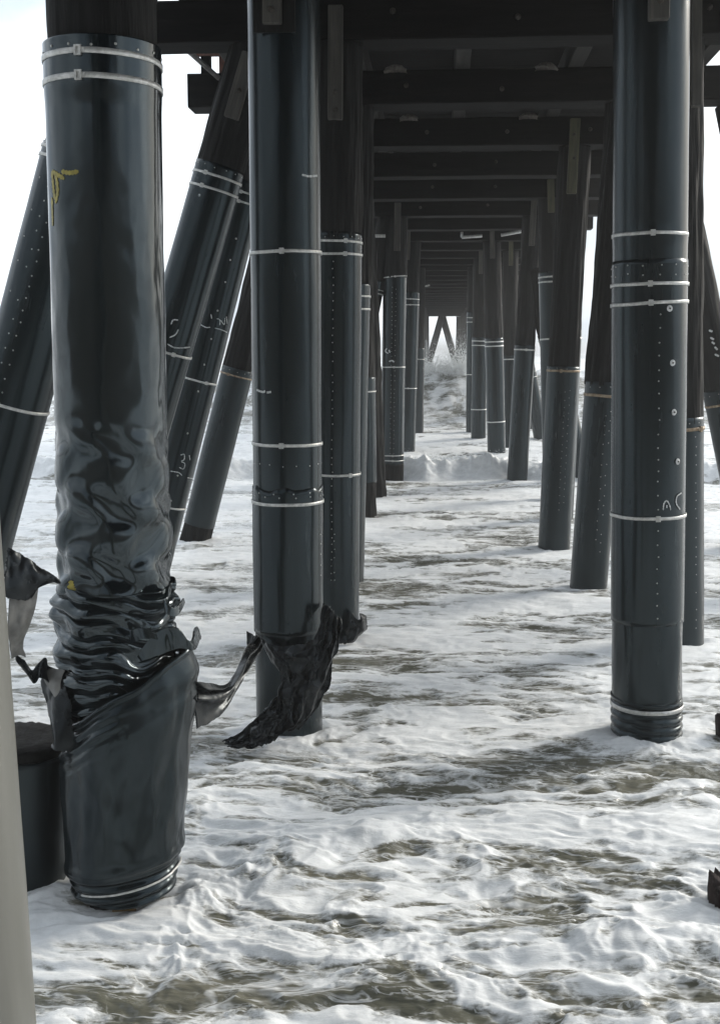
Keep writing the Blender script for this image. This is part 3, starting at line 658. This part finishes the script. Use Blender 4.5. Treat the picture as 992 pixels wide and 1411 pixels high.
# ------------------------------------------------------------------ water
ys = [-400, -150, -60, -25, -12, -6, -3, -1, .3, 1.2, 2.0]
y = 2.6
while y < 62: ys.append(y); y += min(max(y*y/3000, .011), .13) if not 23.6 < y < 26.6 else .05
ys += [64, 67, 71, 77, 85, 95, 110, 140, 200, 350, 700, 1500, 3500]
ys = np.array(ys)
us = np.concatenate([[-400, -120, -40, -15, -7, -4, -2.5, -1.7, -1.3], np.linspace(-1.1, 1.1, 700), [1.3, 1.7, 2.5, 4, 7, 15, 40, 120, 400]])
Yg = ys[:, None]; wY = .36*np.clip(Yg, 2.6, 62)+.5
Xg = -.07*np.clip(Yg, 0, 62)+us[None, :]*wY; Yg = Yg+0*Xg
near = 1-sst(5.5, 9.5, Yg)
dist = np.clip(Yg, 2, 60)
# long drawn-out foam patches, warped
wx = Xg+.45*fbm(Xg*.5, Yg*.7, 3, 3)+.08*fbm(Xg*2, Yg*3, 8, 2); wy = Yg+.28*fbm(Xg*.5+9, Yg*.6, 5, 3)+.06*fbm(Xg*3, Yg*4, 2, 2)
cover = fbm(wx*.36, wy*1.15, 1.0, 5, .55)                       # broad patches
veins = 1-np.abs(fbm(wx*.75, wy*1.7, 4.0, 4, .55))*2.6          # ridged net
veins2 = 1-np.abs(fbm(wx*1.9, wy*5.2, 14.0, 3, .55))*2.6
fine = fbm(wx*2.8, wy*8.0, 6.0, 5, .62)
band = pn(wx*.30+2, wy*2.3, 81)*.35+pn(wx*.8, wy*6.0, 84)*.30+pn(wx*1.6, wy*13.0, 87)*.22*near
foam = .70-.05*near+cover*(.90-.3*near)+.30*(veins-.45)+.26*(veins2-.4)+fine*(.42+.2*near)+band+.13*(1-sst(3.9, 5.0, Yg))
foam = foam+.10*sst(12, 20, Yg)+.22*sst(26, 34, Yg)*(1-sst(38, 41, Yg))
lump = fbm(wx*2.6, wy*3.2, 9.0, 4, .55)
swell = fbm(Xg*.22, Yg*.55, 2.0, 2)
chop = fbm(wx*.9, wy*1.9, 12.0, 4, .5)
rip = 1-np.abs(fbm(wx*2.4, wy*5.0, 20.0, 3, .55))*2
Fm = np.clip(sst(.32, .72, foam), 0, 1)
H = .05*swell+(.035+.012*near)*chop+(.010+.010*near)*rip+Fm*(.010+.012*near*np.clip(lump, -.4, 1)+.007*lump)
rq = 1-sst(8, 14, Yg)
H = H+(1-.8*Fm)*rq*(.010*fbm(wx*5, wy*11, 91, 3)+.004*fbm(Xg*16, Yg*30, 95, 2)*near)
H = H+near*.03*fbm(Xg*1.0+3, Yg*2.4, 31, 3)
puff = np.abs(pn(wx*3.2, wy*5.0, 61))*.6+np.abs(pn(wx*7.0, wy*9.5, 66))*.3+np.abs(pn(wx*15, wy*19, 67))*.14
H = H+Fm*puff*(.006+.012*near*sst(-.2, .5, chop+lump*.5))
# foam collars and backwash round the pile feet are added through extra foam
for (px, py, k, rr) in ((170, 1250, 2, .33), (399, 1005, 3, .26), (459, 880, 4, .26), (890, 1008, 3, .26), (932, 880, 4, .26), (811, 800, 5, .24), (763, 750, 6, .24), (712, 664, 9, .24), (268, 750, 6, .24), (28, 1253, 2.04, .26), (1012, 1262, 2.06, .14), (540, 661, 9, .26)):
    q = P(px, py, k*S); d = np.hypot(Xg-q.x, Yg-q.y)
    a = np.exp(-((d-rr-.06)/(.10+.05*(k < 3)))**2)
    foam = foam+.5*a; H = H+a*(.015+.05*np.abs(lump))*(.4+.6*near)
for (px, py, a, wd, dp) in ((170, 1345, .34, .8, .35), (330, 1370, .25, .5, .2), (700, 1385, .12, .6, .2)):
    q = P(px, py, 2.78*F/(py-482)*.985); foam = foam+a*np.exp(-((Xg-q.x)/wd)**2-((Yg-q.y)/dp)**2)*(1+.8*fine)
# churned mound in the foreground
for (px, py, k, a, wd) in ((300, 1240, 0, .04, .8), (620, 1330, 0, .03, .6), (860, 1340, 0, .05, .6), (480, 1180, 0, .03, .9), (150, 1330, 0, .035, .6)):
    t = (py-482)/F; Yq = 2.78/max(t, .01)*.985; q = P(px, py, Yq)
    H = H+a*np.exp(-((Xg-q.x)/wd)**2-((Yg-q.y)/.28)**2)*(1+.8*lump)
# small breaker
yf = 24.6+.5*pn(Xg*.45, 2.2, 0)+.25*pn(Xg*1.5, 5.2, 0)
t = Yg-yf; env = .75+.35*pn(Xg*.6, 9.5, 0)
br = sst(-.05, .55, t)*np.exp(-np.clip(t-.6, 0, 99)/1.8)
Lb = fbm(Xg*2.2, Yg*2.2, 44, 4, .6)
H = H+br*env*(.47+.22*Lb+.12*np.abs(pn(Xg*4, Yg*4, 46))+.05*pn(Xg*8, Yg*8, 47)); foam = foam+br*.9
H = H+.18*np.exp(-((Yg-31-.8*pn(Xg*.3, 1, 0))/1.2)**2)+.14*np.exp(-((Yg-36)/1.3)**2)
# the big wave
crest = 47.5+.8*pn(Xg*.15, 4, 0)
amp = 1.95*(1-.55*sst(5, 16, -Xg))*(1-.3*sst(4, 16, Xg))*(1+.10*pn(Xg*.5, 7, 0))
tw = Yg-crest
face = np.where(tw < 0, sst(-6.5, .3, tw)**1.5, np.exp(-(tw/3.2)**2))
H = H+amp*face*(1+.06*fbm(Xg*.9, Yg*.7, 50, 3))+face*.12*fbm(Xg*1.2, Yg*.8, 60, 4)
lace = 1-np.abs(fbm(Xg*.8+.9*fbm(Xg*.6, Yg*.5, 6, 2), Yg*.75, 71, 4, .55))*3.6
onface = sst(-6.6, -5.2, tw)*(1-sst(-.9, -.1, tw))
foam = foam*(1-onface)+onface*(.47+.36*lace+.42*fbm(Xg*1.6, Yg*1.2, 33, 3))
foam = foam+sst(-.8, .2, tw)*(1-sst(1.5, 5, tw))*.8*(.7+.6*pn(Xg*.8, 3, 9))
far = sst(60, 64, Yg); H = H*(1-far)
edge = 1-sst(1.1, 1.7, np.abs(us))[None, :]; H = H*edge
beh = sst(0, 2.0, Yg); H = H*beh
V = np.stack([Xg, Yg, H], -1)
me = grid_mesh('sea', V)
at = me.attributes.new('foam', 'FLOAT', 'POINT'); at.data.foreach_set('value', foam.reshape(-1).astype(np.float32))
m, nt, b = mat('sea_water')
fa = N(nt, 'ShaderNodeAttribute'); fa.attribute_name = 'foam'
tc = N(nt, 'ShaderNodeTexCoord')
def mth(op, a, b_=None, c=None):
    n = N(nt, 'ShaderNodeMath', operation=op)
    for i, q in enumerate((a, b_, c)):
        if q is None: continue
        if isinstance(q, (int, float)): n.inputs[i].default_value = q
        else: nt.links.new(q, n.inputs[i])
    return n.outputs[0]
n1 = noise(nt, 6, 9, .72, sc=(.42, 1.6, 1)); n2 = noise(nt, 30, 5, .75, sc=(.5, 1.5, 1))
f_ = mth('ADD', fa.outputs['Fac'], mth('MULTIPLY', mth('SUBTRACT', n1, .5), 1.5))
f_ = mth('ADD', f_, mth('MULTIPLY', mth('SUBTRACT', n2, .5), .7))
mr = N(nt, 'ShaderNodeMapRange', interpolation_type='SMOOTHSTEP'); nt.links.new(f_, mr.inputs[0]); mr.inputs[1].default_value = .36; mr.inputs[2].default_value = .80
def lacef(scale, sc, width, seed, keep):
    t_ = N(nt, 'ShaderNodeTexCoord'); m_ = N(nt, 'ShaderNodeMapping'); m_.inputs['Scale'].default_value = sc; m_.inputs['Location'].default_value = (seed, seed*2, 0)
    nt.links.new(t_.outputs['Object'], m_.inputs[0]); n_ = N(nt, 'ShaderNodeTexNoise'); n_.inputs['Scale'].default_value = scale
    n_.inputs['Detail'].default_value = 4; n_.inputs['Roughness'].default_value = .55; n_.inputs['Distortion'].default_value = .8; nt.links.new(m_.outputs[0], n_.inputs['Vector'])
    rdg = mth('MULTIPLY', mth('ABSOLUTE', mth('SUBTRACT', n_.outputs['Fac'], .5)), -1/width)
    rdg = mth('MAXIMUM', mth('ADD', rdg, 1), 0)
    pm = N(nt, 'ShaderNodeMapRange', interpolation_type='SMOOTHSTEP'); nt.links.new(fa.outputs['Fac'], pm.inputs[0]); pm.inputs[1].default_value = keep[0]; pm.inputs[2].default_value = keep[1]
    return mth('MULTIPLY', rdg, pm.outputs[0])
lc = mth('MAXIMUM', lacef(2.6, (.45, 1.5, 1), .030, 3, (-.25, .40)), mth('MULTIPLY', lacef(8, (.5, 1.6, 1), .040, 7, (-.1, .5)), .8))
mask = mth('MAXIMUM', mr.outputs[0], mth('MULTIPLY', lc, .85))
vor = N(nt, 'ShaderNodeTexVoronoi', feature='F1'); vor.inputs['Scale'].default_value = 42
nt.links.new(tc.outputs['Object'], vor.inputs['Vector'])
nw = noise(nt, 11, 6, .65, sc=(.5, 1.5, 1)); 
wn = bump(nt, noise(nt, 5, 3, .5, sc=(.4, 1.6, 1)), .7, .05); wn = bump(nt, noise(nt, 24, 2, .5, sc=(.45, 1.5, 1)), .5, .012, wn)
b.inputs['Roughness'].default_value = .05; b.inputs['IOR'].default_value = 1.33
nt.links.new(ramp(nt, noise(nt, 1.2, 4), [(.35, (.105,.106,.084)), (.7, (.185,.178,.140))]), b.inputs['Base Color'])
nt.links.new(wn, b.inputs['Normal'])
fb = N(nt, 'ShaderNodeBsdfPrincipled'); fb.inputs['Roughness'].default_value = .62; fb.inputs['Specular IOR Level'].default_value = .35
nt.links.new(ramp(nt, noise(nt, 7, 7, .7, sc=(.7, 1.3, 1)), [(.30, (.66,.68,.69)), (.60, (.86,.88,.89))]), fb.inputs['Base Color'])
hb = bump(nt, noise(nt, 14, 7, .7, sc=(.7, 1.3, 1)), .20, .03); hb = bump(nt, vor.outputs['Distance'], .10, .005, hb); hb = bump(nt, f_, .22, .03, hb)
nt.links.new(hb, fb.inputs['Normal'])
mx = N(nt, 'ShaderNodeMixShader'); nt.links.new(mask, mx.inputs[0]); nt.links.new(b.outputs[0], mx.inputs[1]); nt.links.new(fb.outputs[0], mx.inputs[2])
nt.links.new(mx.outputs[0], nt.nodes['Material Output'].inputs['Surface'])
sea = link('sea', me, m); tag(sea, 'grey-green surf streaked with white foam', kind='structure')
# unseen sand bank behind the camera, raised and darkened to block sky reflections
bx = np.linspace(-80, 80, 40)[None, :]; by = np.array([-7, -10, -14, -18, -22, -26, -34, -60.])[:, None]; bz = np.array([-.3, .3, 1.4, 4.0, 7.5, 9.5, 10, 10])[:, None]
bV = np.stack([bx+0*by, by+1.5*pn(bx*.1, by*.1)+0*bx, bz+.25*pn(bx*.3, by*.3, 5)*(bz > 0)], -1)
tag(link('beach_blocker', grid_mesh('beach_blocker', bV[::-1]), surf('darkened_sand', (.05,.043,.034), (.09,.078,.06), .8, nscale=2)), 'unseen dark sand bank added behind the camera to dim reflections in the piles', kind='structure')
# spray thrown up on the crest of the big wave
rs = np.random.RandomState(5)
mb = MB()
def drop(c, r):
    a = rs.normal(size=(3, 3)); a, _ = np.linalg.qr(a)
    v = [c+r*s_*a[i] for i in range(3) for s_ in (1, -1)]
    mb.add(v, [(0,2,4),(2,1,4),(1,3,4),(3,0,4),(2,0,5),(1,2,5),(3,1,5),(0,3,5)])
for (px, hh, wd, n) in ((632, 1.3, .55, 3600), (597, .75, .5, 1600), (645, 1.8, .35, 900), (612, .35, .7, 1500), (580, .6, .4, 500)):
    c = np.array(P(px, 500, 47.3))
    for i in range(n):
        u = rs.rand()**1.7; th = rs.normal()
        q = c+np.array([wd*th*(.5+.9*u), rs.normal()*.5, -.35+hh*u+.12*rs.normal()])
        drop(q, .028*(1-u*.75)*(.4+rs.rand()))
mm, nt2, b2 = mat('spray_foam'); b2.inputs['Base Color'].default_value = (.82,.84,.84,1); b2.inputs['Roughness'].default_value = .6
b2.inputs['Subsurface Weight'].default_value = 0
o = mb.build('spray', mm); tag(o, 'white spray bursting off the crest of the wave', kind='stuff')
# splashes where the breaker hits the piles
mb = MB()
for (px, py, k, n, hh) in ((690, 626, 10.9, 120, .20), (560, 632, 9.1, 160, .25), (600, 630, 9.2, 250, .15), (650, 628, 9.3, 250, .15), (250, 1238, 1.93, 0, .1)):
    c = np.array(P(px, py, k*S))
    for i in range(n):
        u = rs.rand()**1.8; q = c+np.array([rs.normal()*.35, rs.normal()*.2, hh*u-.03]); drop(q, .011*(1-u*.6)*(.4+rs.rand()))
o = mb.build('splash', mm); tag(o, 'small splashes along the breaker at the pile feet', kind='stuff')
# scrap of kelp at the foot of the large pile
mb = MB(); q = P(172, 1268, 5.28); v = [(q.x-.06, q.y, .06), (q.x-.01, q.y-.02, .075), (q.x+.06, q.y, .07), (q.x+.01, q.y+.03, .05)]
v += [(a, b_, c-.012) for a, b_, c in v]
mb.add(v, [(0,1,2,3), (7,6,5,4), (0,4,5,1), (1,5,6,2), (2,6,7,3), (3,7,4,0)])
tag(mb.build('kelp_scrap', M['leaf']), 'orange-brown scrap of kelp in the foam at the large pile', 'kelp')

# ------------------------------------------------------------------ haze
HAZE = .0023
if HAZE:
    mb = MB(); mb.box((-30000, -450, -1.6), (30000, 3560, 7.6))
    hz = mb.build('haze', []) if False else None
    me = bpy.data.meshes.new('haze'); me.from_pydata(mb.v, [], mb.f)
    hz = bpy.data.objects.new('haze', me); C.objects.link(hz)
    hm = bpy.data.materials.new('haze_air'); hm.use_nodes = True; n_ = hm.node_tree; n_.nodes.clear()
    ou = n_.nodes.new('ShaderNodeOutputMaterial'); pv = n_.nodes.new('ShaderNodeVolumePrincipled')
    pv.inputs['Color'].default_value = (.9,.92,.94,1); pv.inputs['Density'].default_value = HAZE; pv.inputs['Anisotropy'].default_value = .2
    n_.links.new(pv.outputs[0], ou.inputs['Volume']); me.materials.append(hm); tag(hz, 'thin pale sea haze', kind='stuff')

# ------------------------------------------------------------------ light
SUN_EL, SUN_AZ = R(27), R(52)           # azimuth measured from +Y towards +X
w = bpy.data.worlds.new('World'); scene.world = w; w.use_nodes = True; nt = w.node_tree
bg = nt.nodes['Background']; sky = N(nt, 'ShaderNodeTexSky', sky_type='NISHITA'); sky.sun_disc = False
sky.sun_elevation = SUN_EL; sky.sun_rotation = SUN_AZ; sky.dust_density = 4; sky.air_density = 1.2
tc = N(nt, 'ShaderNodeTexCoord'); mp = N(nt, 'ShaderNodeMapping'); mp.inputs['Scale'].default_value = (1, 1, 2.4)
nt.links.new(tc.outputs['Generated'], mp.inputs[0])
cn = N(nt, 'ShaderNodeTexNoise'); cn.inputs['Scale'].default_value = 2.4; cn.inputs['Detail'].default_value = 7; nt.links.new(mp.outputs[0], cn.inputs['Vector'])
cc = ramp(nt, cn.outputs['Fac'], [(.43, (4.4, 5.0, 5.7)), (.62, (10.2, 10.6, 10.9))])
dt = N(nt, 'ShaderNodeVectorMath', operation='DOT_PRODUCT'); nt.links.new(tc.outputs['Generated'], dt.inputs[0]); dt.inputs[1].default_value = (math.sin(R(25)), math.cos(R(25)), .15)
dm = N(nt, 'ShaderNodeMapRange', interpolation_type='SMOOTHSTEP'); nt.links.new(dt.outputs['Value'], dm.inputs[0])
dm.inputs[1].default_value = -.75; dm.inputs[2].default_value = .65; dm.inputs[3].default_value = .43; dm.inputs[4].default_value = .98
mixn = N(nt, 'ShaderNodeMix', data_type='RGBA'); mixn.inputs[0].default_value = .86
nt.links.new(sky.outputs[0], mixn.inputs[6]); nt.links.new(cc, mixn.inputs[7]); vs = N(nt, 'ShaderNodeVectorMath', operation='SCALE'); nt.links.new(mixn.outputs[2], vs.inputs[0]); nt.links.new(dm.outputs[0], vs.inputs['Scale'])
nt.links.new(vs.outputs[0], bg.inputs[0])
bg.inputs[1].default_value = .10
sd = bpy.data.lights.new('sun', 'SUN'); sd.energy = 1.5; sd.angle = R(18); sd.color = (1, .95, .86)
so = bpy.data.objects.new('sun', sd); C.objects.link(so)
sv = Vector((math.sin(SUN_AZ)*math.cos(SUN_EL), math.cos(SUN_AZ)*math.cos(SUN_EL), math.sin(SUN_EL)))
so.rotation_euler = sv.to_track_quat('Z', 'Y').to_euler(); so.location = (8, 4, 12)

# ------------------------------------------------------------------ camera
cd = bpy.data.cameras.new('camera'); co = bpy.data.objects.new('camera', cd); C.objects.link(co)
co.location = CAM; co.rotation_euler = (math.pi/2-PITCH, 0, YAW)
cd.sensor_fit = 'VERTICAL'; cd.sensor_height = 24; cd.lens = F/1411*24; cd.clip_end = 9000; cd.clip_start = .05
scene.camera = co
scene.view_settings.view_transform = 'Standard'; scene.view_settings.look = 'None'
scene.view_settings.exposure = 1.12; scene.view_settings.gamma = 1
scene.cycles.max_bounces = 5; scene.cycles.diffuse_bounces = 3; scene.cycles.glossy_bounces = 3; scene.cycles.volume_bounces = 0; scene.cycles.use_denoising = True
